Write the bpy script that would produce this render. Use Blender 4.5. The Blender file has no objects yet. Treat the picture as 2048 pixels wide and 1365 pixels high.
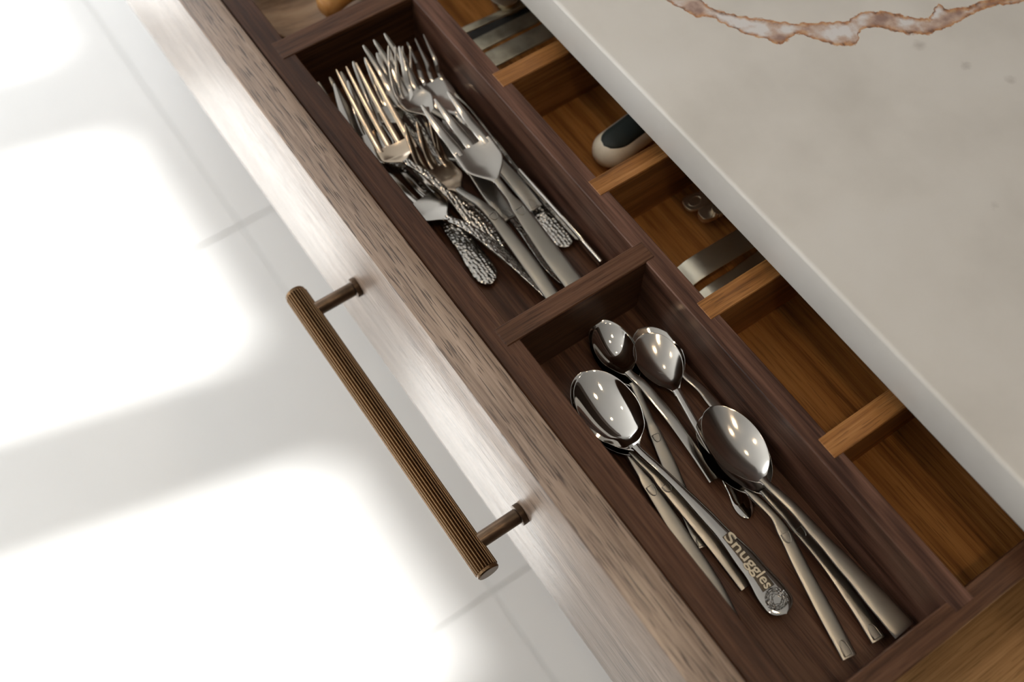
import bpy, bmesh, math, random
from mathutils import Vector, Matrix
random.seed(7)
SC = bpy.context.scene
COL = SC.collection

# ---------------------------------------------------------------- camera, sky, sun, lamps, exposure
FPX = 2159.64
CAM = Vector((0.22746948, -0.11566591, 0.47917485))
RR = Vector((0.56904562, 0.82228447, 0.00594497))      # camera right
RD = Vector((0.7260057, -0.49899666, -0.47319981))     # camera down
RF = Vector((-0.38613833, 0.27358837, -0.88093507))    # camera forward
cam_data = bpy.data.cameras.new('camera')
cam = bpy.data.objects.new('camera', cam_data); COL.objects.link(cam)
cam_data.sensor_width = 36.0
cam_data.lens = FPX / 2048 * 36.0
cam_data.clip_start = 0.01
M = Matrix((RR, -RD, -RF)).transposed().to_4x4()
M.translation = CAM
cam.matrix_world = M
cam_data.dof.use_dof = True
cam_data.dof.focus_distance = 0.56
cam_data.dof.aperture_fstop = 5.0
SC.camera = cam

SC.view_settings.view_transform = 'Standard'
SC.view_settings.look = 'None'
SC.view_settings.exposure = 0.0
SC.view_settings.gamma = 1.0
SC.view_settings.use_curve_mapping = False

world = bpy.data.worlds.new('sky'); SC.world = world
world.use_nodes = True
wb = world.node_tree.nodes['Background']
wb.inputs['Color'].default_value = (0.92, 0.96, 1.0, 1)
wb.inputs['Strength'].default_value = 2.5

FLOOR_Z, CEIL_Z = -0.72, 1.55
WIN_Y, WALL_T = -2.2, 0.10
WALL_X0, WALL_X1, WALL_Y1 = -3.0, 1.7, 1.75

def light(name, kind, loc, energy, color, **kw):
    d = bpy.data.lights.new(name, kind); d.energy = energy; d.color = color
    for k, v in kw.items(): setattr(d, k, v)
    o = bpy.data.objects.new(name, d); COL.objects.link(o); o.location = loc
    return o
sun = light('sun', 'SUN', (0, -4, 4), 9.0, (1.0, 0.985, 0.96), angle=math.radians(1.7))
sun.rotation_euler = Vector((0.25, 1.0, -1.0)).to_track_quat('-Z', 'Y').to_euler()
# skylight coming in through the window openings
SKY = light('window_skylight', 'AREA', (-1.75, WIN_Y + 0.02, 0.70), 21.0, (1.0, 0.99, 0.97), shape='RECTANGLE', size=2.4, size_y=1.6)
SKY.rotation_euler = Vector((0, 1, -0.1)).to_track_quat('-Z', 'Z').to_euler()
SKY2 = light('left_window_skylight', 'AREA', (WALL_X0 + 0.02, -0.2, 0.70), 14.0, (1.0, 0.99, 0.97), shape='RECTANGLE', size=2.2, size_y=1.5)
SKY2.rotation_euler = Vector((1, 0, -0.1)).to_track_quat('-Z', 'Z').to_euler()
for i, (x, y, e) in enumerate([(-0.55, 0.35, 1.5), (0.35, 0.30, 4.0), (0.45, -0.30, 8.0), (-0.6, -0.9, 5.0)]):
    l = light('downlight_beam', 'SPOT', (x, y, CEIL_Z - 0.03), e, (1.0, 0.74, 0.48), spot_size=math.radians(95), spot_blend=0.6, shadow_soft_size=0.05)

light('board_glow_fill', 'POINT', (0.40, 0.215, -0.045), 0.22, (1.0, 0.66, 0.34), shadow_soft_size=0.02)   # added warm fill for the pale board, no known lamp there

# ---------------------------------------------------------------- helpers
def at(u, v, z):
    """pixel of the photograph -> point at height z"""
    d = RF + RR * ((u - 1024) / FPX) + RD * ((v - 682.5) / FPX)
    return CAM + d * ((z - CAM.z) / d.z)
def aty(u, v, y):
    d = RF + RR * ((u - 1024) / FPX) + RD * ((v - 682.5) / FPX)
    return CAM + d * ((y - CAM.y) / d.y)

def mesh_obj(name, bm, mat, parent=None, smooth=False, kind=None):
    me = bpy.data.meshes.new(name); bm.normal_update(); bm.to_mesh(me); bm.free()
    if smooth:
        for p in me.polygons: p.use_smooth = True
    o = bpy.data.objects.new(name, me); COL.objects.link(o)
    if mat: me.materials.append(mat)
    if parent: o.parent = parent
    if kind: o['kind'] = kind
    return o
def thing(name, label, cat, loc=(0, 0, 0), group=None):
    o = bpy.data.objects.new(name, None); COL.objects.link(o); o.empty_display_size = 0.02
    o.location = loc; o['label'] = label; o['category'] = cat
    if group: o['group'] = group
    return o
def adopt(root, obs):
    """parent world-space meshes to an Empty that has a location, keeping them in place"""
    inv = Matrix.Translation(-root.location)
    for o in obs:
        o.parent = root
        o.matrix_parent_inverse = inv
def box_bm(x0, x1, y0, y1, z0, z1, bev=0.0006, seg=1):
    bm = bmesh.new()
    bmesh.ops.create_cube(bm, size=1)
    for v in bm.verts:
        v.co = Vector((x0 + (v.co.x + .5) * (x1 - x0), y0 + (v.co.y + .5) * (y1 - y0), z0 + (v.co.z + .5) * (z1 - z0)))
    if bev:
        bmesh.ops.bevel(bm, geom=bm.edges[:], offset=bev, segments=seg, affect='EDGES', profile=0.5)
    return bm
def cyl_bm(profile, axis='x', seg=48, flutes=0, fdepth=0.0, flute_rows=None, centre=(0, 0, 0)):
    """lathe: profile = [(t, r)], revolve about an axis"""
    bm = bmesh.new(); rings = []
    for i, (t, r) in enumerate(profile):
        ring = []
        for k in range(seg):
            a = 2 * math.pi * k / seg
            rr = r
            if flutes and flute_rows and flute_rows[0] <= i <= flute_rows[1]:
                rr = r - fdepth * (0.5 - 0.5 * math.cos(a * flutes)) ** 2.0
            c, s = rr * math.cos(a), rr * math.sin(a)
            p = {'x': (t, c, s), 'y': (s, t, c), 'z': (c, s, t)}[axis]
            ring.append(bm.verts.new(Vector(p) + Vector(centre)))
        rings.append(ring)
    for a, b in zip(rings, rings[1:]):
        for k in range(seg):
            bm.faces.new((a[k], a[(k + 1) % seg], b[(k + 1) % seg], b[k]))
    bm.faces.new(rings[0][::-1]); bm.faces.new(rings[-1])
    bmesh.ops.recalc_face_normals(bm, faces=bm.faces[:])
    return bm
def smooth_by_angle(o, deg=35):
    me = o.data
    for p in me.polygons: p.use_smooth = True
    try: me.set_sharp_from_angle(angle=math.radians(deg))
    except Exception: pass
    return o

# ---------------------------------------------------------------- materials
def new_mat(name):
    m = bpy.data.materials.new(name); m.use_nodes = True
    nt = m.node_tree
    return m, nt, nt.nodes, nt.links, nt.nodes['Principled BSDF']
def ramp(N, stops):
    r = N.new('ShaderNodeValToRGB'); e = r.color_ramp.elements
    while len(e) > 1: e.remove(e[-1])
    e[0].position = stops[0][0]; e[0].color = (*stops[0][1], 1)
    for p, c in stops[1:]:
        x = e.new(p); x.color = (*c, 1)
    return r
def wood(name, dark, mid, light_, axis='x', scale=1.0, rough=0.42, pores=0.5, figure=0.0, coat=0.0, bump=0.25, seed=0.0, bands=0.5, fine=1.0, spec=.24):
    m, nt, N, L, P = new_mat(name)
    tc = N.new('ShaderNodeTexCoord')
    def mp(sx, sy, sz):
        n = N.new('ShaderNodeMapping'); L.new(tc.outputs['Object'], n.inputs[0])
        n.inputs['Scale'].default_value = (sx, sy, sz); n.inputs['Location'].default_value = (seed, seed * 1.7, seed * .6)
        return n
    def stretch(al, ac):
        return {'x': (al, ac, ac), 'y': (ac, al, ac), 'z': (ac, ac, al)}[axis]
    def noise(vec, detail, dist=0.0, rough_=0.6):
        n = N.new('ShaderNodeTexNoise'); L.new(vec.outputs[0], n.inputs['Vector'])
        n.inputs['Scale'].default_value = 1.0; n.inputs['Detail'].default_value = detail
        n.inputs['Roughness'].default_value = rough_; n.inputs['Distortion'].default_value = dist
        return n
    broad = noise(mp(*[v * scale for v in stretch(3.0, 60.0)]), 3, 0.6)
    fineN = noise(mp(*[v * scale for v in stretch(12.0, 600.0 * fine)]), 4, 0.2, 0.7)
    cr = ramp(N, [(0.36, dark), (0.5, mid), (0.63, light_)])
    mixf = N.new('ShaderNodeMath'); mixf.operation = 'MULTIPLY_ADD'
    L.new(fineN.outputs['Fac'], mixf.inputs[0]); mixf.inputs[1].default_value = 1 - bands
    sc_ = N.new('ShaderNodeMath'); sc_.operation = 'MULTIPLY'; L.new(broad.outputs['Fac'], sc_.inputs[0]); sc_.inputs[1].default_value = bands
    L.new(sc_.outputs[0], mixf.inputs[2]); last = mixf
    if figure:
        w = N.new('ShaderNodeTexWave'); w.wave_type = 'BANDS'; w.bands_direction = 'DIAGONAL'
        mv = mp(*[v * scale for v in stretch(7.0, 34.0)]); L.new(mv.outputs[0], w.inputs['Vector'])
        w.inputs['Scale'].default_value = 1.0; w.inputs['Distortion'].default_value = 7.0
        w.inputs['Detail'].default_value = 2.0; w.inputs['Detail Scale'].default_value = 0.7
        a = N.new('ShaderNodeMath'); a.operation = 'MULTIPLY_ADD'
        L.new(w.outputs['Fac'], a.inputs[0]); a.inputs[1].default_value = figure; L.new(last.outputs[0], a.inputs[2])
        b = N.new('ShaderNodeMath'); b.operation = 'SUBTRACT'; L.new(a.outputs[0], b.inputs[0]); b.inputs[1].default_value = figure * .5
        last = b
    L.new(last.outputs[0], cr.inputs[0])
    col = cr.outputs[0]
    # pores: short dark dashes along the grain
    pv = mp(*[v * scale for v in stretch(60.0, 1350.0)])
    pn = noise(pv, 1, 0.0, 0.4)
    pr = ramp(N, [(0.585, (0, 0, 0)), (0.65, (1, 1, 1))]); L.new(pn.outputs['Fac'], pr.inputs[0])
    mx = N.new('ShaderNodeMixRGB'); mx.blend_type = 'MIX'
    pf = N.new('ShaderNodeMath'); pf.operation = 'MULTIPLY'; L.new(pr.outputs[0], pf.inputs[0]); pf.inputs[1].default_value = pores
    L.new(pf.outputs[0], mx.inputs[0]); L.new(col, mx.inputs[1]); mx.inputs[2].default_value = (dark[0] * .45, dark[1] * .45, dark[2] * .45, 1)
    L.new(mx.outputs[0], P.inputs['Base Color'])
    P.inputs['Roughness'].default_value = rough; P.inputs['Specular IOR Level'].default_value = spec
    if coat: P.inputs['Coat Weight'].default_value = coat; P.inputs['Coat Roughness'].default_value = 0.22
    bp = N.new('ShaderNodeBump'); bp.inputs['Strength'].default_value = bump; bp.inputs['Distance'].default_value = 0.0004
    sub = N.new('ShaderNodeMath'); sub.operation = 'SUBTRACT'; L.new(fineN.outputs['Fac'], sub.inputs[0]); L.new(pf.outputs[0], sub.inputs[1])
    L.new(sub.outputs[0], bp.inputs['Height']); L.new(bp.outputs[0], P.inputs['Normal'])
    if coat:
        # long thin grain lines that break the lacquer's sheen
        ln = noise(mp(*[v * scale for v in stretch(2.2, 75.0)]), 3, 0.4, 0.5)
        sb = N.new('ShaderNodeMath'); sb.operation = 'MULTIPLY'; L.new(ln.outputs['Fac'], sb.inputs[0]); sb.inputs[1].default_value = 9.0
        fr = N.new('ShaderNodeMath'); fr.operation = 'FRACT'; L.new(sb.outputs[0], fr.inputs[0])
        lr = ramp(N, [(0.0, (1, 1, 1)), (0.10, (.5, .5, .5)), (0.16, (0, 0, 0)), (1.0, (0, 0, 0))]); L.new(fr.outputs[0], lr.inputs[0])
        fm = N.new('ShaderNodeMath'); fm.operation = 'MULTIPLY'; L.new(lr.outputs[0], fm.inputs[0]); L.new(fineN.outputs['Fac'], fm.inputs[1])
        m3 = N.new('ShaderNodeMixRGB'); m3.blend_type = 'MIX'; L.new(fm.outputs[0], m3.inputs[0]); L.new(mx.outputs[0], m3.inputs[1]); m3.inputs[2].default_value = (*dark, 1)
        L.new(m3.outputs[0], P.inputs['Base Color'])
        cw = N.new('ShaderNodeMath'); cw.operation = 'MULTIPLY_ADD'; L.new(fm.outputs[0], cw.inputs[0]); cw.inputs[1].default_value = -coat * 1.1; cw.inputs[2].default_value = coat
        cw.use_clamp = True; L.new(cw.outputs[0], P.inputs['Coat Weight'])
        L.new(bp.outputs[0], P.inputs['Coat Normal'])
    return m
def metal(name, col, rough, bump_kind=None, strength=0.3, scale=400.0, coat=0, aniso=None):
    m, nt, N, L, P = new_mat(name)
    P.inputs['Base Color'].default_value = (*col, 1); P.inputs['Metallic'].default_value = 1.0
    P.inputs['Roughness'].default_value = rough
    tc = N.new('ShaderNodeTexCoord')
    if bump_kind == 'hammer':
        v = N.new('ShaderNodeTexVoronoi'); v.feature = 'SMOOTH_F1'; v.inputs['Scale'].default_value = scale
        v.inputs['Smoothness'].default_value = 0.12; v.inputs['Randomness'].default_value = 0.55
        mpn = N.new('ShaderNodeMapping'); mpn.inputs['Scale'].default_value = (1, 1, 0.25)
        L.new(tc.outputs['Object'], mpn.inputs[0]); L.new(mpn.outputs[0], v.inputs['Vector'])
        bp = N.new('ShaderNodeBump'); bp.inputs['Strength'].default_value = strength; bp.inputs['Distance'].default_value = 0.0009
        L.new(v.outputs['Distance'], bp.inputs['Height']); L.new(bp.outputs[0], P.inputs['Normal'])
        cr = ramp(N, [(0.0, (col[0] * 1.1, col[1] * 1.1, col[2] * 1.1)), (0.5, col), (0.9, (col[0] * .7, col[1] * .68, col[2] * .65))])
        L.new(v.outputs['Distance'], cr.inputs[0]); L.new(cr.outputs[0], P.inputs['Base Color'])
    elif bump_kind == 'satin':
        n = N.new('ShaderNodeTexNoise'); n.inputs['Scale'].default_value = scale; n.inputs['Detail'].default_value = 3
        L.new(tc.outputs['Object'], n.inputs['Vector'])
        r2 = N.new('ShaderNodeMapRange'); L.new(n.outputs['Fac'], r2.inputs[0]); r2.inputs[3].default_value = rough * .85; r2.inputs[4].default_value = rough * 1.15
        L.new(r2.outputs[0], P.inputs['Roughness'])
        bp = N.new('ShaderNodeBump'); bp.inputs['Strength'].default_value = strength; bp.inputs['Distance'].default_value = 0.00005
        L.new(n.outputs['Fac'], bp.inputs['Height']); L.new(bp.outputs[0], P.inputs['Normal'])
    elif bump_kind == 'patina':
        n = N.new('ShaderNodeTexNoise'); n.inputs['Scale'].default_value = scale; n.inputs['Detail'].default_value = 5
        L.new(tc.outputs['Object'], n.inputs['Vector'])
        cr = ramp(N, [(0.35, tuple(c * .55 for c in col)), (0.6, col)])
        L.new(n.outputs['Fac'], cr.inputs[0]); L.new(cr.outputs[0], P.inputs['Base Color'])
        r2 = N.new('ShaderNodeMapRange'); L.new(n.outputs['Fac'], r2.inputs[0]); r2.inputs[3].default_value = rough * .7; r2.inputs[4].default_value = rough * 1.4
        L.new(r2.outputs[0], P.inputs['Roughness'])
    return m
def plain(name, col, rough=0.5, spec=0.5, bump=0.0, bscale=300, coat=0.0):
    m, nt, N, L, P = new_mat(name)
    tc = N.new('ShaderNodeTexCoord'); n = N.new('ShaderNodeTexNoise'); n.inputs['Scale'].default_value = bscale
    n.inputs['Detail'].default_value = 3
    L.new(tc.outputs['Object'], n.inputs['Vector'])
    cr = ramp(N, [(0.3, tuple(c * .95 for c in col)), (0.7, tuple(min(1, c * 1.03) for c in col))])
    L.new(n.outputs['Fac'], cr.inputs[0]); L.new(cr.outputs[0], P.inputs['Base Color'])
    P.inputs['Roughness'].default_value = rough
    if coat: P.inputs['Coat Weight'].default_value = coat; P.inputs['Coat Roughness'].default_value = .1
    if bump:
        bp = N.new('ShaderNodeBump'); bp.inputs['Strength'].default_value = bump; bp.inputs['Distance'].default_value = .0002
        L.new(n.outputs['Fac'], bp.inputs['Height']); L.new(bp.outputs[0], P.inputs['Normal'])
    return m

W_FRONT = wood('lacquered_oak_front', (.15, .098, .072), (.33, .235, .172), (.46, .34, .26), 'x', 1.0, .40, .85, bump=.35, bands=.45, seed=1.3, coat=.8, spec=.5)
W_WALX = wood('walnut_along', (.026, .010, .005), (.084, .036, .019), (.150, .074, .042), 'x', 1.0, .38, .35, bands=.6, seed=2.1)
W_WALY = wood('walnut_across', (.028, .012, .006), (.092, .041, .021), (.160, .080, .046), 'y', 1.0, .38, .40, bands=.55, seed=3.3)
W_RAIL = wood('walnut_figured', (.034, .014, .009), (.105, .049, .031), (.17, .086, .058), 'x', 1.0, .42, .25, figure=.10, bands=.5, seed=4.2)
W_BACKX = wood('warm_walnut_along', (.13, .048, .012), (.38, .155, .040), (.56, .26, .080), 'x', .8, .36, .35, bands=.7, seed=5.7)
W_BACKY = wood('warm_walnut_across', (.12, .048, .015), (.31, .135, .040), (.45, .22, .078), 'y', 1.0, .36, .4, bands=.5, seed=6.1)
W_LOW = wood('pale_oak', (.26, .165, .085), (.44, .30, .165), (.58, .41, .24), 'y', .8, .45, .35, bands=.5, seed=8.8)
W_SPOON = wood('olive_wood', (.10, .055, .028), (.27, .17, .10), (.42, .30, .19), 'y', .6, .45, .1, bands=.8, seed=9.4, bump=.05)
W_AMBER = wood('amber_wood', (.20, .075, .02), (.42, .19, .055), (.55, .30, .11), 'x', .5, .25, .1, bands=.9, seed=11.4, bump=.05)

CHROME = metal('polished_steel', (.60, .57, .53), .06)
CHROME_W = metal('worn_polished_steel', (.52, .49, .45), .15, 'satin', .12, 1500)
CHROME_T = metal('reflection_tinted_steel', (.58, .47, .36), .13, 'satin', .12, 1500)  # warm reflections tinted into the base colour, for two fork heads
SATIN = metal('brushed_steel', (.31, .295, .27), .30, 'satin', .3, 2500)
HAMMER = metal('hammered_steel', (.50, .48, .45), .16, 'hammer', .7, 480)
ORNATE = metal('ornate_steel', (.40, .38, .35), .22, 'hammer', 1.0, 800)
BRONZE = metal('aged_bronze', (.15, .092, .048), .26)
BRONZE2 = metal('dark_bronze', (.16, .11, .075), .34, 'patina', .3, 60)
TONG = metal('worn_nickel', (.62, .57, .46), .30, 'satin', .5, 900)
CREAM = plain('cream_plastic', (.93, .83, .66), .32, coat=.3)
DARKGRIP = plain('dark_rubber', (.022, .03, .028), .6, bump=.3, bscale=900)
KITCHEN_WALL = plain('dark_walnut_panelling', (.055, .036, .026), .5)
WHITE_WALL = plain('white_paint', (.74, .73, .71), .7)
CEILM = plain('ceiling_paint', (.78, .78, .77), .8)
GROUT = plain('grout', (.74, .75, .74), .6)
TILE = plain('white_porcelain', (.86, .865, .855), .22, bscale=3)
GRILLE = plain('dark_iron', (.03, .03, .03), .5)

def stone():
    m, nt, N, L, P = new_mat('veined_quartz')
    tc = N.new('ShaderNodeTexCoord')
    # frame of the big vein: p runs along it, q across it (metres)
    ax, ay = -0.0835336, 0.21262678; th = math.radians(56.766)
    mp = N.new('ShaderNodeMapping'); mp.vector_type = 'TEXTURE'
    mp.inputs['Location'].default_value = (ax, ay, 0); mp.inputs['Rotation'].default_value = (0, 0, th)
    L.new(tc.outputs['Object'], mp.inputs[0])
    nz = N.new('ShaderNodeTexNoise'); nz.inputs['Scale'].default_value = 220; nz.inputs['Detail'].default_value = 5; L.new(tc.outputs['Object'], nz.inputs['Vector'])
    s1 = N.new('ShaderNodeVectorMath'); s1.operation = 'SUBTRACT'; L.new(nz.outputs['Color'], s1.inputs[0]); s1.inputs[1].default_value = (.5, .5, .5)
    s2 = N.new('ShaderNodeVectorMath'); s2.operation = 'SCALE'; L.new(s1.outputs[0], s2.inputs[0]); s2.inputs['Scale'].default_value = .005
    s3 = N.new('ShaderNodeVectorMath'); s3.operation = 'ADD'; L.new(mp.outputs[0], s3.inputs[0]); L.new(s2.outputs[0], s3.inputs[1])
    sp = N.new('ShaderNodeSeparateXYZ'); L.new(s3.outputs[0], sp.inputs[0])
    lo = [(-0.06, .05), (-0.0062, 0.0115), (0.0098, -0.0028), (0.0195, -0.0037), (0.0353, -0.0156), (0.0555, -0.0242), (0.0603, -0.0204), (0.0642, -0.0162), (0.0694, -0.017), (0.0751, -0.0214), (0.0851, -0.0258), (0.0969, -0.0253), (0.0996, -0.0161), (0.1023, -0.0133), (0.111, -0.0128), (0.1261, -0.0185), (0.1379, -0.0183), (0.1547, -0.0107), (0.1675, -0.0022), (0.1794, 0.002), (0.196, 0.0046), (.30, .03)]
    up = [(-0.06, .07), (0.0135, 0.0111), (0.0233, 0.0013), (0.041, -0.0042), (0.0642, -0.009), (0.0793, -0.0085), (0.0946, -0.0081), (0.1034, -0.001), (0.1176, -0.001), (0.1297, -0.0059), (0.1403, -0.0068), (0.147, 0.0041), (0.1504, -0.0004), (0.1629, 0.0016), (0.175, 0.0065), (0.1967, 0.0076), (.30, .036)]
    pn = N.new('ShaderNodeMapRange'); L.new(sp.outputs['X'], pn.inputs[0]); pn.inputs[1].default_value = -.06; pn.inputs[2].default_value = .30
    def curve(pts):
        c = N.new('ShaderNodeFloatCurve'); cu = c.mapping.curves[0]
        P_ = [((x + .06) / .36, (y + .05) / .15) for x, y in pts]
        cu.points[0].location = P_[0]; cu.points[1].location = P_[-1]
        for q in P_[1:-1]: cu.points.new(*q)
        for q in cu.points: q.handle_type = 'VECTOR'
        c.mapping.update(); L.new(pn.outputs[0], c.inputs['Value'])
        k = N.new('ShaderNodeMath'); k.operation = 'MULTIPLY_ADD'; L.new(c.outputs[0], k.inputs[0]); k.inputs[1].default_value = .15; k.inputs[2].default_value = -.05
        d = N.new('ShaderNodeMath'); d.operation = 'SUBTRACT'; L.new(sp.outputs['Y'], d.inputs[0]); L.new(k.outputs[0], d.inputs[1])
        return d
    dl, du = curve(lo), curve(up)                      # inside: dl > 0 and du < 0
    ng = N.new('ShaderNodeMath'); ng.operation = 'MULTIPLY'; L.new(du.outputs[0], ng.inputs[0]); ng.inputs[1].default_value = -1
    mn = N.new('ShaderNodeMath'); mn.operation = 'MINIMUM'; L.new(dl.outputs[0], mn.inputs[0]); L.new(ng.outputs[0], mn.inputs[1])
    ins = N.new('ShaderNodeMapRange'); ins.interpolation_type = 'SMOOTHSTEP'; L.new(mn.outputs[0], ins.inputs[0]); ins.inputs[1].default_value = -.0006; ins.inputs[2].default_value = .0006
    # rust-coloured rim just inside the border
    ed = N.new('ShaderNodeMapRange'); ed.interpolation_type = 'SMOOTHSTEP'; L.new(mn.outputs[0], ed.inputs[0]); ed.inputs[1].default_value = .0038; ed.inputs[2].default_value = .0002
    n2 = N.new('ShaderNodeTexNoise'); n2.inputs['Scale'].default_value = 55; n2.inputs['Detail'].default_value = 6; L.new(tc.outputs['Object'], n2.inputs['Vector'])
    n3 = N.new('ShaderNodeTexNoise'); n3.inputs['Scale'].default_value = 260; n3.inputs['Detail'].default_value = 4; L.new(tc.outputs['Object'], n3.inputs['Vector'])
    base_n = N.new('ShaderNodeTexNoise'); base_n.inputs['Scale'].default_value = 16; base_n.inputs['Detail'].default_value = 4; L.new(tc.outputs['Object'], base_n.inputs['Vector'])
    base = ramp(N, [(.3, (.56, .535, .49)), (.55, (.635, .61, .565)), (.75, (.66, .64, .60))]); L.new(base_n.outputs['Fac'], base.inputs[0])
    body = ramp(N, [(.38, (.30, .20, .17)), (.47, (.50, .37, .30)), (.56, (.66, .64, .63))]); L.new(n2.outputs['Fac'], body.inputs[0])
    rust = ramp(N, [(.35, (.16, .075, .04)), (.5, (.42, .19, .08)), (.65, (.55, .33, .17))]); L.new(n3.outputs['Fac'], rust.inputs[0])
    m1 = N.new('ShaderNodeMixRGB'); L.new(ed.outputs[0], m1.inputs[0]); L.new(body.outputs[0], m1.inputs[1]); L.new(rust.outputs[0], m1.inputs[2])
    m2 = N.new('ShaderNodeMixRGB'); L.new(ins.outputs[0], m2.inputs[0]); L.new(base.outputs[0], m2.inputs[1]); L.new(m1.outputs[0], m2.inputs[2])
    # a few small grey flecks
    last = m2.outputs[0]
    for (fx, fy, r) in [(.0347, .3177, .004), (.0098, .3068, .005), (.055, .33, .004), (.108, .262, .003)]:
        dv = N.new('ShaderNodeVectorMath'); dv.operation = 'DISTANCE'
        a2 = N.new('ShaderNodeVectorMath'); a2.operation = 'ADD'; L.new(tc.outputs['Object'], a2.inputs[0]); L.new(s2.outputs[0], a2.inputs[1])
        L.new(a2.outputs[0], dv.inputs[0]); dv.inputs[1].default_value = (fx, fy, .038)
        mr = N.new('ShaderNodeMapRange'); L.new(dv.outputs['Value'], mr.inputs[0]); mr.inputs[1].default_value = 0; mr.inputs[2].default_value = r; mr.inputs[3].default_value = .55; mr.inputs[4].default_value = 0
        mm = N.new('ShaderNodeMixRGB'); L.new(mr.outputs[0], mm.inputs[0]); L.new(last, mm.inputs[1]); mm.inputs[2].default_value = (.30, .27, .24, 1)
        last = mm.outputs[0]
    L.new(last, P.inputs['Base Color']); P.inputs['Roughness'].default_value = .34
    return m
STONE = stone()

# ---------------------------------------------------------------- the room
def struct(name, bm, m, parent=None):
    o = mesh_obj(name, bm, m, parent)
    if not parent: o['kind'] = 'structure'
    return o
floor = struct('floor', box_bm(WALL_X0, WALL_X1, WIN_Y, WALL_Y1, FLOOR_Z - .06, FLOOR_Z - .002, 0), GROUT)
TX, TY, X_OFF, Y_OFF = .60, .60, -.648, .058
tile_mesh = None
i0, i1 = math.floor((WALL_X0 - X_OFF) / TX), math.ceil((WALL_X1 - X_OFF) / TX)
j0, j1 = math.floor((WIN_Y - Y_OFF) / TY), math.ceil((WALL_Y1 - Y_OFF) / TY)
for i in range(i0, i1):
    for j in range(j0, j1):
        x0, x1 = max(WALL_X0, X_OFF + i * TX), min(WALL_X1, X_OFF + (i + 1) * TX)
        y0, y1 = max(WIN_Y, Y_OFF + j * TY), min(WALL_Y1, Y_OFF + (j + 1) * TY)
        if x1 - x0 < .05 or y1 - y0 < .05: continue
        full = abs(x1 - x0 - TX) < 1e-6 and abs(y1 - y0 - TY) < 1e-6
        w, h = (x1 - x0) / 2 - .001, (y1 - y0) / 2 - .001
        if full and tile_mesh:
            o = bpy.data.objects.new('floor_tile', tile_mesh); COL.objects.link(o)
        else:
            o = mesh_obj('floor_tile', box_bm(-w, w, -h, h, -.0019, 0, .0006), TILE)
            if full: tile_mesh = o.data
        o.location = ((x0 + x1) / 2, (y0 + y1) / 2, FLOOR_Z)
        o.parent = floor
struct('ceiling', box_bm(WALL_X0 - .1, WALL_X1 + .1, WIN_Y - .1, WALL_Y1 + .1, CEIL_Z, CEIL_Z + .08, 0), CEILM)
bm = bmesh.new()
def addbox(bm, x0, x1, y0, y1, z0, z1):
    t = box_bm(x0, x1, y0, y1, z0, z1, 0); me = bpy.data.meshes.new('t'); t.to_mesh(me); t.free(); bm.from_mesh(me); bpy.data.meshes.remove(me)
for a in [(WIN_Y - .1, -1.3, FLOOR_Z - .06, CEIL_Z), (.9, WALL_Y1 + .1, FLOOR_Z - .06, CEIL_Z), (-1.3, .9, FLOOR_Z - .06, -.06), (-1.3, .9, 1.46, CEIL_Z)]:
    addbox(bm, WALL_X0 - .1, WALL_X0, *a)
struct('wall_left', bm, WHITE_WALL)
struct('added_dark_box', box_bm(-1.6, WALL_X1 - .002, .86, WALL_Y1 - .002, 1.12, CEIL_Z - .001, 0), KITCHEN_WALL)   # unseen dark box, added to darken reflections in the spoon bowls
struct('wall_right', box_bm(WALL_X1, WALL_X1 + .1, WIN_Y - .1, WALL_Y1 + .1, FLOOR_Z - .06, CEIL_Z, 0), KITCHEN_WALL)
struct('wall_back', box_bm(WALL_X0, WALL_X1, WALL_Y1, WALL_Y1 + .1, FLOOR_Z - .06, CEIL_Z, 0), KITCHEN_WALL)
# window wall: tall panes side by side, as the light patches on the floor show
TOP_Z = FLOOR_Z + (-.015 - WIN_Y) + WALL_T          # lintel: its shadow runs along the drawer front
SILL_Z = FLOOR_Z + .25
PW, PITCH, PX0 = .425, .592, -1.445
panes = [(PX0 + k * PITCH, PX0 + k * PITCH + PW) for k in range(-2, 2)]
bm = bmesh.new()
def addbox(bm, x0, x1, y0, y1, z0, z1):
    t = box_bm(x0, x1, y0, y1, z0, z1, 0); me = bpy.data.meshes.new('t'); t.to_mesh(me); t.free(); bm.from_mesh(me); bpy.data.meshes.remove(me)
YA, YB = WIN_Y - WALL_T, WIN_Y
addbox(bm, WALL_X0, WALL_X1, YA, YB, TOP_Z, CEIL_Z)
addbox(bm, WALL_X0, WALL_X1, YA, YB, FLOOR_Z - .06, SILL_Z)
panes[-1] = (panes[-1][0], -.53)
edges = [WALL_X0] + [e for p in panes for e in p] + [WALL_X1]
for a, b in zip(edges[0::2], edges[1::2]): addbox(bm, a, b, YA, YB, SILL_Z, TOP_Z)
struct('wall_front', bm, WHITE_WALL)

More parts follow.
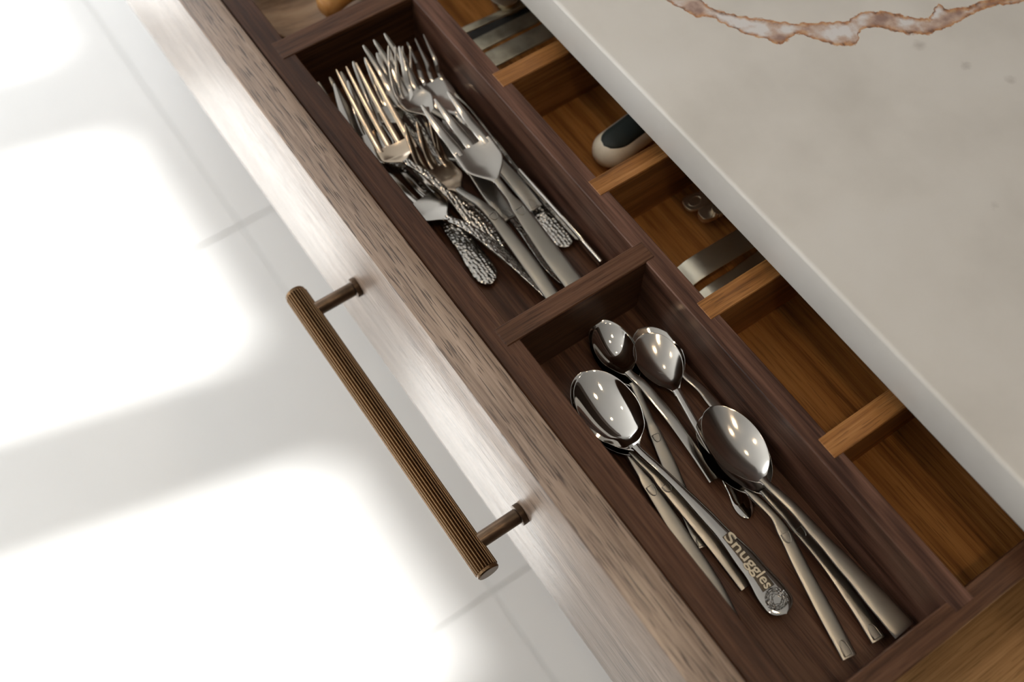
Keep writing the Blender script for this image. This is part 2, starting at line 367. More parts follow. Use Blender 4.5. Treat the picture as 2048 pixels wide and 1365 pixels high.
# ---------------------------------------------------------------- worktop and island carcass
Y1, Y2, Y3, Y4 = .022, .03847, .11972, .13147
Z2, ZB, ZF = -.00406, -.14014, -.04954
YC, ZC0, ZC1 = .16294, .012, .0395
bmw = box_bm(-1.25, .98, YC, 1.05, ZC0, ZC1, .0022, 3)
wt = mesh_obj('worktop', bmw, STONE, smooth=False); smooth_by_angle(wt, 50)
wt['label'] = 'white quartz worktop with a rust-brown vein, overhanging the open drawer'; wt['category'] = 'worktop'
isl = thing('kitchen_island', 'wooden island cabinet standing under the white stone worktop', 'cabinet', (0, .6, FLOOR_Z))
KX0, KX1 = -.64, .44
parts = [mesh_obj('side_panel', box_bm(KX0 - .02, KX0, .185, .98, FLOOR_Z, ZC0 - .0005), W_WALX),
         mesh_obj('side_panel', box_bm(KX1, KX1 + .02, .185, .98, FLOOR_Z, ZC0 - .0005), W_WALX),
         mesh_obj('side_panel', box_bm(-1.2, -1.18, .185, .98, FLOOR_Z, ZC0 - .0005), W_WALX),
         mesh_obj('side_panel', box_bm(.92, .94, .185, .98, FLOOR_Z, ZC0 - .0005), W_WALX),
         mesh_obj('back_panel', box_bm(-1.2, .94, .98, 1.0, FLOOR_Z, ZC0 - .0005), W_WALX),
         mesh_obj('door_front', box_bm(-1.2, KX0 - .022, .165, .185, FLOOR_Z + .1, .002), W_WALX),
         mesh_obj('door_front', box_bm(KX1 + .022, .94, .165, .185, FLOOR_Z + .1, .002), W_WALX),
         mesh_obj('plinth', box_bm(-1.18, .92, .235, .25, FLOOR_Z, FLOOR_Z + .1), W_WALX),
         mesh_obj('base_panel', box_bm(KX0, KX1, .25, .98, FLOOR_Z + .1, FLOOR_Z + .118), W_WALX)]
adopt(isl, parts)
# a paler pull-out board under the drawer, seen past the drawer's end
po = thing('pull_out_board', 'pale oak pull-out board showing beyond the right end of the drawer', 'shelf', (.2, .2, -.165))
pb = mesh_obj('board', box_bm(KX0 + .01, KX1 - .004, .03, .9, -.178, -.160), W_LOW)
pf = mesh_obj('front_lip', box_bm(KX0 + .01, KX1 - .004, .012, .03, -.20, -.162), W_WALX)
adopt(po, [pb, pf])

# ---------------------------------------------------------------- the drawer
dr = thing('drawer', 'open walnut cutlery drawer with a grey-brown front and bronze bar handle', 'drawer', (-.17, .1, ZB))
XL, XE0, XE1 = -.60, .23665, .24865
FX0, FX1 = -.635, .285
DZ = .0003
rows = []
fb = mesh_obj('drawer_front', box_bm(FX0, FX1, 0, Y1 - .0005, ZB, 0, .0012, 2), W_FRONT); smooth_by_angle(fb, 40)
rows.append(fb)
ZBOX = ZF - .045
rows.append(mesh_obj('front_rail', box_bm(XL, XE1, Y1 + .0008, Y2, ZBOX, Z2, .0005), W_WALX))
rows.append(mesh_obj('centre_rail', box_bm(XL + .006, XE0 + .006, Y3, Y4, ZF - .006, Z2 + DZ, .0005), W_RAIL))
rows.append(mesh_obj('end_panel', box_bm(XE0, XE1, Y2 + .0001, .46, ZBOX, Z2 + .0001, .0005), W_WALY))
rows.append(mesh_obj('end_panel', box_bm(XL, XL + .012, Y2 + .0001, .46, ZBOX, Z2 + .0001, .0005), W_WALY))
rows.append(mesh_obj('back_panel', box_bm(XL, XE1, .46, .472, ZBOX, Z2, .0005), W_WALX))
rows.append(mesh_obj('bottom_panel', box_bm(XL + .006, XE0 + .005, Y2 - .004, Y3 + .003, ZF - .010, ZF, 0), W_WALX))
rows.append(mesh_obj('bottom_panel', box_bm(XL + .006, XE0 + .005, Y4 - .003, .463, ZF - .010, ZF, 0), W_BACKX))
for x0, x1 in [(-.23054, -.21567), (.00515, .01713), (-.46, -.448)]:
    rows.append(mesh_obj('divider', box_bm(x0, x1, Y2 - .008, Y3 + .006, ZF - .003, Z2 + 2 * DZ, .0005), W_WALY))
for x0, x1 in [(-.13689, -.12466), (-.04267, -.03091), (.05153, .06362), (.14422, .15653), (-.30, -.288), (-.45, -.438)]:
    rows.append(mesh_obj('divider', box_bm(x0, x1, Y4 - .006, .463, ZF - .003, Z2 + 2 * DZ, .0005), W_BACKY))
adopt(dr, rows)
# reeded bronze bar handle
HY, HZ, HR = -.033, -.0668, .0068
prof = [(-.1105, .0018), (-.1105, HR * .86), (-.1098, HR * .93), (-.1082, HR * .93), (-.1080, HR), (-.1078, HR), (.0905, HR), (.0907, HR), (.0909, HR * .93), (.0923, HR * .93), (.0930, HR * .86), (.0930, .0018)]
bmh = cyl_bm(prof, 'x', 12 * 24, 24, .0010, (4, 7), (0, HY, HZ))
bar = mesh_obj('handle', bmh, BRONZE); smooth_by_angle(bar, 30)
bar.parent = dr; bar.matrix_parent_inverse = Matrix.Translation(-dr.location)
for hx in (-.0935, .0760):
    p = mesh_obj('post', cyl_bm([(HY, .0043), (-.0022, .0043)], 'y', 40, centre=(hx, 0, HZ)), BRONZE2); smooth_by_angle(p, 40)
    fl = mesh_obj('flange', cyl_bm([(-.0036, .0053), (-.0033, .0062), (-.0006, .0062), (-.0001, .0060)], 'y', 40, centre=(hx, 0, HZ)), BRONZE2); smooth_by_angle(fl, 40)
    for q in (p, fl): q.parent = bar

# ---------------------------------------------------------------- cutlery
def catmull(P, t):
    n = len(P) - 1; x = max(0, min(n - 1e-9, t)); i = int(x); f = x - i
    p0 = P[max(0, i - 1)]; p1 = P[i]; p2 = P[i + 1]; p3 = P[min(n, i + 2)]
    if i == 0: p0 = p1 * 2 - p2
    if i + 2 > n: p3 = p2 * 2 - p1
    return 0.5 * ((2 * p1) + (p2 - p0) * f + (2 * p0 - 5 * p1 + 4 * p2 - p3) * f * f + (3 * p1 - p0 - 3 * p2 + p3) * f ** 3)
def smoothlerp(tab, x):
    if x <= tab[0][0]: return tab[0][1]
    for (a, va), (b, vb) in zip(tab, tab[1:]):
        if x <= b:
            f = (x - a) / (b - a); f = f * f * (3 - 2 * f); return va + (vb - va) * f
    return tab[-1][1]
class Spine:
    """centre line through 3-D points, with a frame of side and up at every station"""
    def __init__(s, pts, rolls):
        s.P = [Vector(p) for p in pts]; s.n = len(pts) - 1; s.rolls = rolls
    def frame(s, t):
        p = catmull(s.P, t); e = .02
        T = (catmull(s.P, min(s.n, t + e)) - catmull(s.P, max(0, t - e))).normalized()
        i = min(s.n - 1, int(max(0, t))); f = min(1, max(0, t - i)); r = s.rolls[i] * (1 - f) + s.rolls[i + 1] * f
        S = T.cross(Vector((0, 0, 1))).normalized(); U = S.cross(T).normalized()
        q = Matrix.Rotation(math.radians(r), 3, T)
        return p, T, q @ S, q @ U
def loft(spine, stations, hw, th, seg=20, power=2.6, offset=None, lat=None, cap=True):
    """stations = list of t; hw(t), th(t); offset(t, w) = shift along up; lat(t) = sideways shift"""
    bm = bmesh.new(); rings = []
    for t in stations:
        p, T, S, U = spine.frame(t); a, b = hw(t), th(t) / 2; ring = []; l0 = lat(t) if lat else 0
        for k in range(seg):
            ph = 2 * math.pi * k / seg; c, sn = math.cos(ph), math.sin(ph)
            w = math.copysign(abs(c) ** (2 / power), c); h = math.copysign(abs(sn) ** (2 / power), sn)
            o = offset(t, w) if offset else 0
            ring.append(bm.verts.new(p + S * (w * a + l0) + U * (h * b + o)))
        rings.append(ring)
    for A, B in zip(rings, rings[1:]):
        for k in range(seg): bm.faces.new((A[k], A[(k + 1) % seg], B[(k + 1) % seg], B[k]))
    if cap:
        bm.faces.new(rings[0][::-1]); bm.faces.new(rings[-1])
    bmesh.ops.recalc_face_normals(bm, faces=bm.faces[:])
    return bm
def lin(a, b, n): return [a + (b - a) * i / (n - 1) for i in range(n)]
def emboss(spine, t0, t1, w, parent, mat, lift):
    """small raised D outline on a handle"""
    pts = []
    for k in range(17):
        f = k / 16; ph = math.pi * f
        pts.append((t0 + (t1 - t0) * math.sin(ph) ** .8, w * math.cos(ph)))
    pts.append(pts[0])
    bm = bmesh.new(); prev = None; r = .00042
    for t, l in pts:
        p, T, S, U = spine.frame(t); c = p + S * l + U * lift
        ring = [bm.verts.new(c + S * r * math.cos(a) + U * r * math.sin(a) + T * (r * .3 * math.cos(a))) for a in (0, 1.57, 3.14, 4.71)]
        if prev:
            for k in range(4): bm.faces.new((prev[k], prev[(k + 1) % 4], ring[(k + 1) % 4], ring[k]))
        prev = ring
    bmesh.ops.recalc_face_normals(bm, faces=bm.faces[:])
    o = mesh_obj('emblem', bm, mat, parent, smooth=True)
    return o
def rolls_of(rows): return [r[4] if len(r) > 4 else 0 for r in rows]

def spoon(label, handle_rows, neck, tip, rim, mat_h, mat_b, depth=.0055, p=1.0, marks=(), th=.0016, pw=3.4, group=None, end_taper=None, name='spoon', broll=0, cat='spoon'):
    """handle_rows: (u, v, z, half width[, roll]) from the end of the handle to just before the neck"""
    hp = [at(r[0], r[1], r[2]) for r in handle_rows]
    N3, T3 = at(*neck), at(*tip)
    rl, rr_ = at(*rim[0], (neck[2] + tip[2]) / 2), at(*rim[1], (neck[2] + tip[2]) / 2)
    W = abs((rr_ - rl).dot((T3 - N3).normalized().cross(Vector((0, 0, 1))).normalized())) / 2
    mid = [N3.lerp(T3, f) for f in (.25, .5, .75)]
    pts = hp + [N3] + mid + [T3]
    rolls = rolls_of(handle_rows) + [broll * .5] + [broll] * 4
    sp = Spine(pts, rolls); nh = len(hp); tn = nh; tt = nh + 4
    root = thing(name, label, cat, tuple(pts[0].lerp(T3, .5)), group or 'spoons in the right-hand compartment')
    hwt = [(i, r[3]) for i, r in enumerate(handle_rows)] + [(tn, .0021), (tn + .3, .003)]
    def hwf(t):
        v = smoothlerp(hwt, t)
        if end_taper and t < end_taper: v *= math.sqrt(max(.02, 1 - ((end_taper - t) / end_taper) ** 2))
        return v
    st = ([.0, .006, .02] + [end_taper * f for f in (.08, .15, .25, .4, .6, .8)] if end_taper else [0, .02]) + lin((end_taper or .05) + .01, tn + .12, 44)
    thf = lambda t: th * (1.0 + .5 * max(0, 1 - abs(t - tn) / .8))
    h = mesh_obj('handle', loft(sp, st, hwf, thf, 20, pw), mat_h); smooth_by_angle(h, 50)
    def bh(a):
        aa = min(1, max(0, a)) ** p; s_ = max(0.0, 4 * aa * (1 - aa)); ap = .5 ** (1 / p)
        v = W * (s_ ** (.72 if a < ap else .5))
        if a < .35: v = math.sqrt(v * v + (.0023 * (1 - a / .35)) ** 2 + 1e-9)
        return max(v, .00005)
    A = [-.02, 0, .02, .04, .07] + [.5 - .5 * math.cos(x) for x in lin(.6, math.pi, 34)]
    g = lambda a: max(0.0, math.sin(math.pi * min(1, max(0, a)) ** .95)) ** .9
    def off(t, w):
        a = (t - tn) / 4; return -depth * g(a) * (1 - abs(w) ** 2.2)
    seg = 56
    b = mesh_obj('bowl', loft(sp, [tn + 4 * a for a in A], lambda t: bh((t - tn) / 4), lambda t: .0011 if t > tn + .4 else .0011 + .0009 * (1 - (t - tn) / .4), seg, 2.0, off), mat_b); smooth_by_angle(b, 70)
    adopt(root, [h, b])
    for (t0, t1, w) in marks:
        e = emboss(sp, t0, t1, w, None, mat_h, thf(t0) / 2); e.parent = h
    return root, sp, h
def tip_th(t): return .0012
def fork(label, handle_rows, neck, root_, mid_, tip, headw, mat_h, mat_t, n=4, th=.0016, pw=3.2, marks=(), hroll=0, group=None, tipw=1.0, end_taper=None, spread=0.0):
    """neck, root (slot ends), mid tines, tip: (u, v, z); headw = half width of the head"""
    hp = [at(r[0], r[1], r[2]) for r in handle_rows]
    pts = hp + [at(*neck), at(*root_), at(*mid_), at(*tip)]
    rolls = rolls_of(handle_rows) + [hroll * .5, hroll, hroll, hroll]
    sp = Spine(pts, rolls); nh = len(hp); tn = nh
    rt = thing('fork', label, 'fork', tuple(pts[0].lerp(pts[-1], .5)), group or 'forks piled in the left-hand compartment')
    hwt = [(i, r[3]) for i, r in enumerate(handle_rows)] + [(tn, .0022), (tn + .3, .0028)]
    def hwf(t):
        v = smoothlerp(hwt, t)
        if end_taper and t < end_taper: v *= math.sqrt(max(.02, 1 - ((end_taper - t) / end_taper) ** 2))
        return v
    st = ([.0, .006, .02] + [end_taper * f for f in (.08, .15, .25, .4, .6, .8)] if end_taper else [0, .02]) + lin((end_taper or .05) + .01, tn + .05, 44)
    thf = lambda t: th * (1.0 + .45 * max(0, 1 - abs(t - tn) / .8))
    h = mesh_obj('handle', loft(sp, st, hwf, thf, 20, pw), mat_h); smooth_by_angle(h, 50)
    def head(t):
        a = t - tn
        return .0024 + (headw - .0024) * math.sin(min(1, max(0, a) / .60) * math.pi / 2) ** 1.7
    sag = lambda t, w: -.0012 * (1 - w * w) * min(1, max(0, (t - tn) / .5))
    hd = mesh_obj('head', loft(sp, lin(tn - .02, tn + 1.02, 22), head, lambda t: .0014, 40, 2.6, sag), mat_t); smooth_by_angle(hd, 60)
    adopt(rt, [h, hd])
    gap = headw * (.20 if n == 4 else .20)
    tw = (2 * headw - gap * (n - 1)) / n
    for k in range(n):
        c0 = -headw + tw / 2 + k * (tw + gap)
        s_ = 1 + spread
        hwt_ = lambda t, tw=tw: max(.0005, tw / 2 * (1 - .66 * max(0, (t - tn - 1) / 2) ** 1.6)) * (1 if t < tn + 2.93 else .6)
        lt = lambda t, c0=c0: c0 * (1 + (tipw * s_ - 1) * min(1, max(0, (t - tn - 1) / 2)))
        ww = c0 / headw
        off = lambda t, w, ww=ww: -.0012 * (1 - ww * ww)
        ti = mesh_obj('tine', loft(sp, lin(tn + .9, tn + 3, 18), hwt_, lambda t: .0013 - .0004 * (t - tn - 1) / 2, 12, 3.0, off, lt), mat_t); smooth_by_angle(ti, 50)
        ti.parent = hd
    for (t0, t1, w) in marks:
        e = emboss(sp, t0, t1, w, None, mat_h, thf(t0) / 2); e.parent = h
    return rt, sp, h

# ---- spoons in the right-hand compartment (lowest first)
G = None
spoon('undermost satin tablespoon below the big dark spoon, stamped squared handle nearest the drawer front',
      [(1699, 1316, -.0465, .0040), (1655, 1234, -.045, .0042), (1605, 1140, -.042, .0038), (1570, 1070, -.039, .0034), (1545, 1030, -.037, .0022)],
      (1499, 984, -.036), (1412, 828, -.0405), ((1419, 925), (1499, 870)), SATIN, CHROME_W, marks=((.05, .42, .0022), (3.05, 2.72, .0022)))
spoon('satin tablespoon sandwiched between the undermost spoon and the big dark spoon, stamped squared tip',
      [(1757, 1281, -.0455, .0040), (1710, 1205, -.044, .0041), (1650, 1120, -.041, .0037), (1597, 1060, -.0375, .0030), (1570, 1030, -.0350, .0022)],
      (1530, 986, -.033), (1432, 824, -.0370), ((1440, 932), (1524, 872)), SATIN, CHROME_W, marks=((.05, .42, .0022), (3.05, 2.72, .0020)))
spoon('dark-reflecting serving spoon with a widening plain handle, topmost of three at the drawer end',
      [(1809, 1262, -.038, .0064), (1765, 1212, -.0365, .0060), (1700, 1140, -.0340, .0046), (1640, 1075, -.0310, .0034), (1580, 1010, -.0275, .0026)],
      (1528, 963, -.0265), (1419, 815, -.0260), ((1431, 919), (1515, 857)), SATIN, CHROME_W, depth=.0062, pw=2.4, broll=3)
spoon('small steel teaspoon almost hidden under another teaspoon bowl, handle slanting to the big spoon',
      [(1512, 902, -.0475, .0030), (1470, 858, -.046, .0032), (1425, 806, -.0445, .0030), (1398, 775, -.043, .0024)],
      (1366, 750, -.042), (1276, 660, -.043), ((1281, 737), (1349, 692)), CHROME_W, CHROME, depth=.004, p=1.1)
spoon('rounded-bowl teaspoon with a paddle-shaped handle end poking out beside the big spoon',
      [(1497, 1038, -.0485, .0050), (1484, 1008, -.0482, .0052), (1463, 972, -.0478, .0038), (1435, 925, -.044, .0022), (1398, 860, -.039, .0020)],
      (1356, 786, -.0375), (1288, 668, -.0375), ((1281, 744), (1355, 698)), CHROME, CHROME_W, depth=.0055, p=1.25, end_taper=.9)
spoon('satin spoon under the flat bright-handled spoon, its squared tip reaching the lettered handle',
      [(1405, 1096, -.0475, .0036), (1380, 1034, -.046, .0040), (1342, 940, -.044, .0040), (1312, 872, -.0415, .0034), (1296, 835, -.040, .0022)],
      (1268, 772, -.040), (1196, 641, -.0415), ((1190, 722), (1266, 680)), SATIN, CHROME, depth=.0055, marks=((.05, .42, .0020), (3.05, 2.78, .0020)))
spoon('polished spoon with a long flat bright square-ended handle, upper of the two left bowls',
      [(1428, 962, -.0465, .0031), (1390, 905, -.0455, .0031), (1345, 842, -.0435, .0031), (1305, 793, -.040, .0030), (1283, 768, -.0385, .0026)],
      (1258, 747, -.0375), (1201, 648, -.0375), ((1196, 716), (1262, 678)), CHROME_W, CHROME, depth=.006, pw=5, th=.002)
spoon('satin steel spoon beneath the large polished bowl, its handle slipping behind the front rail',
      [(1475, 1262, -.0478, .0040), (1420, 1165, -.0465, .0050), (1355, 1060, -.044, .0042), (1298, 972, -.0405, .0034), (1280, 945, -.039, .0022)],
      (1256, 905, -.038), (1165, 752, -.040), ((1170, 852), (1252, 792)), SATIN, CHROME, marks=((2.98, 2.72, .0022),))
spoon('satin steel spoon running alongside the lettered handle, square end with a golden glint',
      [(1492, 1176, -.046, .0034), (1440, 1105, -.0445, .0038), (1380, 1030, -.0415, .0038), (1328, 970, -.0385, .0032), (1305, 945, -.0370, .0022)],
      (1267, 908, -.036), (1161, 746, -.0375), ((1168, 854), (1258, 788)), SATIN, CHROME, marks=((2.98, 2.72, .0022),))
sroot, ssp, sh = spoon('large polished spoon, rounded handle end with raised lettering and a swirling emblem',
      [(1573, 1228, -.0405, .0078), (1545, 1190, -.0400, .0080), (1500, 1130, -.0390, .0060), (1430, 1050, -.0370, .0036), (1340, 958, -.0335, .0022)],
      (1274, 898, -.0310), (1167, 746, -.0310), ((1176, 856), (1266, 788)), CHROME, CHROME, depth=.0068, p=1.0, end_taper=.62, pw=2.6, th=.0018, broll=-6)
# raised lettering, read from the neck towards the rounded end
def put_text(txt, sp, t0, t1, size, parent, mat, lift, lat0=0.0):
    # letters stand along the handle
    cu = bpy.data.curves.new('lettering', 'FONT'); cu.body = txt; cu.size = 1.0; cu.extrude = .03; cu.offset = .012
    cu.align_x = 'LEFT'; cu.align_y = 'CENTER'
    tmp = bpy.data.objects.new('tmp', cu); COL.objects.link(tmp)
    dg = bpy.context.evaluated_depsgraph_get(); dg.update()
    me = bpy.data.meshes.new_from_object(tmp.evaluated_get(dg)); bpy.data.objects.remove(tmp)
    xs = [v.co.x for v in me.vertices]; ys = [v.co.y for v in me.vertices]; wx = max(xs) - min(xs); cy = (max(ys) + min(ys)) / 2
    for v in me.vertices:
        f = (v.co.x - min(xs)) / wx; t = t0 + (t1 - t0) * f
        p, T, S, U = sp.frame(t)
        v.co = p + S * ((v.co.y - cy) * size + lat0) * 1.0 + U * (lift + v.co.z * .006)
    me.materials.clear(); me.materials.append(mat)
    o = bpy.data.objects.new('lettering', me); COL.objects.link(o); o.parent = parent
    me.update()
    return o
DARKMET = metal('dark_steel', (.09, .075, .06), .4)  # dark base colour for the field behind the lettering
# sunken dark field, lettering and a plain swirl emblem on the rounded end
p0_, T_, S_, U_ = ssp.frame(1.5)
sgn = -1.0
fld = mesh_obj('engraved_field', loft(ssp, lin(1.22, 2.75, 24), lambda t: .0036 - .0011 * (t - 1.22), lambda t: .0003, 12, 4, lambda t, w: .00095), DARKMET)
fld.parent = sh
def put_curve(pts2, sp, r, parent, mat, lift, name='emblem'):
    bm = bmesh.new(); prev = None
    for t, l in pts2:
        p, T, S, U = sp.frame(t); c = p + S * l + U * lift
        ring = [bm.verts.new(c + S * r * math.cos(a) + T * r * math.sin(a) * .6 + U * r * math.sin(a)) for a in (0, 1.26, 2.51, 3.77, 5.03)]
        if prev:
            for k in range(5): bm.faces.new((prev[k], prev[(k + 1) % 5], ring[(k + 1) % 5], ring[k]))
        prev = ring
    bmesh.ops.recalc_face_normals(bm, faces=bm.faces[:])
    return mesh_obj(name, bm, mat, parent, smooth=True)
put_text('Snuggles', ssp, 2.74, 1.24, .0076, sh, TONG, .00130)
pts2 = []
for k in range(150):
    a = k * .42; r_ = .0058 * (.35 + .65 * abs(math.sin(a * .31 + .5)))
    pts2.append((.74 + r_ * math.cos(a) / .0125, r_ * math.sin(a)))
put_curve(pts2, ssp, .00028, sh, ORNATE, .00095)

# ---- forks in the left-hand compartment (lowest first)
fork('fork with a round-ended hammered handle near the centre rail, partly under a satin handle',
     [(1138, 494, -.0470, .0072), (1112, 458, -.0465, .0074), (1065, 400, -.0455, .0056), (1000, 320, -.0445, .0030), (945, 262, -.042, .0024)],
     (912, 226, -.040), (860, 166, -.0330), (843, 122, -.024), (823, 80, -.0150), .0105, HAMMER, CHROME, end_taper=.7, n=4)
fork('hammered fork lying on its side beneath the wide satin handle, bright dimpled edge',
     [(1125, 570, -.0455, .0030, 35), (1090, 525, -.0450, .0046, 35), (1045, 460, -.0445, .0040, 30), (990, 390, -.0445, .0026, 10), (940, 345, -.0450, .0024)],
     (915, 320, -.0450), (878, 275, -.0420), (862, 245, -.038), (845, 215, -.0330), .0100, HAMMER, CHROME, end_taper=.7, n=4)
fork('flat pale fork nearest the drawer front, with a round-ended hammered handle lying clear',
     [(984, 568, -.0465, .0070), (962, 535, -.0460, .0072), (920, 475, -.0450, .0060), (860, 400, -.0440, .0034), (800, 335, -.0420, .0024)],
     (768, 303, -.0400), (710, 247, -.0340), (684, 200, -.0265), (659, 153, -.0190), .0105, HAMMER, SATIN, n=3, end_taper=.8)
fork('fork with a broad white-gleaming root at the front wall, hammered handle tapering to the divider',
     [(1097, 598, -.0400, .0018, 20), (1050, 550, -.0385, .0030, 20), (990, 494, -.0355, .0038, 15), (935, 455, -.0335, .0028, 5)],
     (893, 436, -.0340), (842, 397, -.0360), (805, 358, -.038), (770, 318, -.0400), .0120, HAMMER, CHROME_W, n=4)
fork('dark chrome fork nested under the copper-tinted fork, ornate handle end in mid pile',
     [(1003, 497, -.0430, .0052), (975, 462, -.0420, .0054), (925, 405, -.0410, .0036), (860, 350, -.0390, .0026), (820, 330, -.0380, .0024)],
     (785, 325, -.0360), (735, 268, -.0300), (712, 215, -.024), (695, 160, -.0180), .0115, ORNATE, CHROME, n=3, end_taper=.7)
fork('fork with a bright white root and short slot just above the copper-tinted fork',
     [(955, 440, -.0420, .0040), (925, 400, -.0410, .0044), (880, 340, -.0385, .0034), (840, 285, -.0350, .0026), (818, 262, -.0335, .0024)],
     (800, 244, -.0310), (775, 210, -.0270), (752, 165, -.0190), (730, 114, -.0115), .0105, ORNATE, CHROME_W, n=3, end_taper=.7)
fork('slim fork with a dark patterned neck running down the middle of the pile',
     [(930, 410, -.0380, .0034), (905, 370, -.0370, .0036), (868, 310, -.0340, .0028), (840, 258, -.0300, .0024), (822, 232, -.028, .0022)],
     (810, 215, -.0265), (796, 180, -.0240), (788, 140, -.0165), (778, 98, -.0100), .0085, ORNATE, CHROME_W, n=3, hroll=-15, end_taper=.6)
fork('fork with a dark satin handle ending in a stamped oval beside the long edge-on knife',
     [(1073, 417, -.0405, .0045), (1040, 376, -.0395, .0046), (985, 315, -.0375, .0040), (930, 262, -.0300, .0030), (900, 240, -.0270, .0024)],
     (868, 222, -.0260), (818, 190, -.0240), (785, 135, -.015), (748, 78, -.0060), .0105, SATIN, CHROME_W, n=3, marks=((.05, .42, .0024),))
fork('satin-handled fork whose wide handle tip rests in the middle of the pile',
     [(1019, 439, -.0365, .0054), (985, 390, -.0355, .0056), (945, 335, -.0330, .0046), (910, 285, -.0280, .0032), (888, 259, -.0250, .0024)],
     (856, 229, -.0240), (818, 196, -.0250), (803, 145, -.0175), (799, 92, -.0090), .0085, SATIN, CHROME_W, n=4, hroll=25, marks=((.05, .36, .0028),))
fork('fork, head tinted golden-brown like warm reflections, long plain satin handle reaching the divider',
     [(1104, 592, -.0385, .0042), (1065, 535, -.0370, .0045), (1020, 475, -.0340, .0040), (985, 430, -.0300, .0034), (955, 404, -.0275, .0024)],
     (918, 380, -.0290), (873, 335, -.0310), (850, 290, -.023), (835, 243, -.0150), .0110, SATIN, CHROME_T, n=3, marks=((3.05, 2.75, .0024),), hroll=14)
fork('mirror fork copper-tinted like warm reflections, on top at the front, patterned neck and hammered handle',
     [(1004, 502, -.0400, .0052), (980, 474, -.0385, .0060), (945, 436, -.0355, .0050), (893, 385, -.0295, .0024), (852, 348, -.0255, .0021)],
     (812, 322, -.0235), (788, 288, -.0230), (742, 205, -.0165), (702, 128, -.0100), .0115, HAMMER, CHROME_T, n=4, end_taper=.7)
fork('topmost fork with a wide pale three-tined head and broad satin handle touching the divider',
     [(1147, 566, -.0330, .0056), (1112, 520, -.0320, .0057), (1070, 462, -.0285, .0050), (1040, 420, -.0255, .0042), (1018, 392, -.0228, .0022)],
     (994, 362, -.0215), (944, 292, -.0200), (905, 243, -.0150), (870, 196, -.0120), .0125, SATIN, CHROME_W, n=3, marks=((3.08, 2.72, .0026),), pw=4.5)

# knife standing on its edge along the centre rail, and its dimpled neighbour
def knife(label, rows, blade_rows, mat_h, mat_b):
    pts = [at(*r[:3]) for r in rows + blade_rows]
    sp = Spine(pts, [r[4] for r in rows + blade_rows]); n = len(rows)
    rt = thing('table_knife', label, 'knife', tuple(pts[0].lerp(pts[-1], .5)))
    tab = [(i, r[3]) for i, r in enumerate(rows + blade_rows)]
    h = mesh_obj('handle', loft(sp, lin(0, n - 1, 24), lambda t: smoothlerp(tab, t), lambda t: .0032, 20, 3.4), mat_h)
    b = mesh_obj('blade', loft(sp, lin(n - 1.05, len(pts) - 1, 24), lambda t: smoothlerp(tab, t), lambda t: .0012, 16, 2.2), mat_b)
    smooth_by_angle(h, 40); smooth_by_angle(b, 40)
    adopt(rt, [h, b])
knife('slim polished knife standing on its edge against the centre rail beside the forks',
      [(1203, 528, -.0405, .0046, 78), (1150, 468, -.0395, .0052, 78), (1090, 400, -.0385, .0048, 78), (1040, 344, -.0375, .0040, 78)],
      [(1000, 295, -.0370, .0052, 80), (950, 234, -.0365, .0056, 80), (912, 190, -.0360, .0030, 80)], CHROME_W, CHROME_W)

# ---------------------------------------------------------------- things in the back compartments
def rod_bm(pts, r, seg=16):
    sp = Spine(pts, [0] * len(pts)); n = len(pts) - 1
    return loft(sp, lin(0, n, 12 * n), lambda t: r, lambda t: 2 * r, seg, 2.0)
# cream peeler handle with a dark grip
pe = thing('peeler', 'cream plastic peeler handle with a dark oval grip, poking from under the worktop', 'peeler', (-.06, .2, ZF))
A3, B3 = at(1194, 319, -.0360), at(1346, 206, -.0345)
sp = Spine([A3, A3.lerp(B3, .25), A3.lerp(B3, .6), B3], [0, 0, 0, 0])
hb = lambda t: .0112 * math.sqrt(max(.004, 1 - max(0, (1 - t / .75)) ** 2)) if t < .75 else .0112
body = mesh_obj('body', loft(sp, [0, .004, .012, .03, .06, .1, .16, .24, .34, .46, .6] + lin(.7, 3, 16), hb, lambda t: 1.9 * hb(t), 36, 2.1), CREAM); smooth_by_angle(body, 60)
def gridpad():
    bm = bmesh.new(); rows_ = []
    for i in range(25):
        t = .34 + (2.6 - .34) * i / 24
        f = (t - .34) / .8; hw_ = .0082 * math.sqrt(max(0, 1 - (1 - min(1, f)) ** 2)); ring = []
        p, T, S, U = sp.frame(t)
        for k in range(13):
            w = -1 + 2 * k / 12; l = w * hw_
            z = .95 * hb(t) * math.sqrt(max(.05, 1 - (l / max(hb(t), 1e-4)) ** 2)) + .0003 - .0006 * abs(w) ** 6
            ring.append(bm.verts.new(p + S * l + U * z))
        rows_.append(ring)
    for a, b in zip(rows_, rows_[1:]):
        for k in range(12): bm.faces.new((a[k], b[k], b[k + 1], a[k + 1]))
    bmesh.ops.remove_doubles(bm, verts=bm.verts[:], dist=1e-6)
    bmesh.ops.recalc_face_normals(bm, faces=bm.faces[:])
    return bm
grip = mesh_obj('grip', gridpad(), DARKGRIP, smooth=True)
gm = grip.modifiers.new('thick', 'SOLIDIFY'); gm.thickness = .0008; gm.offset = 0
adopt(pe, [body, grip])

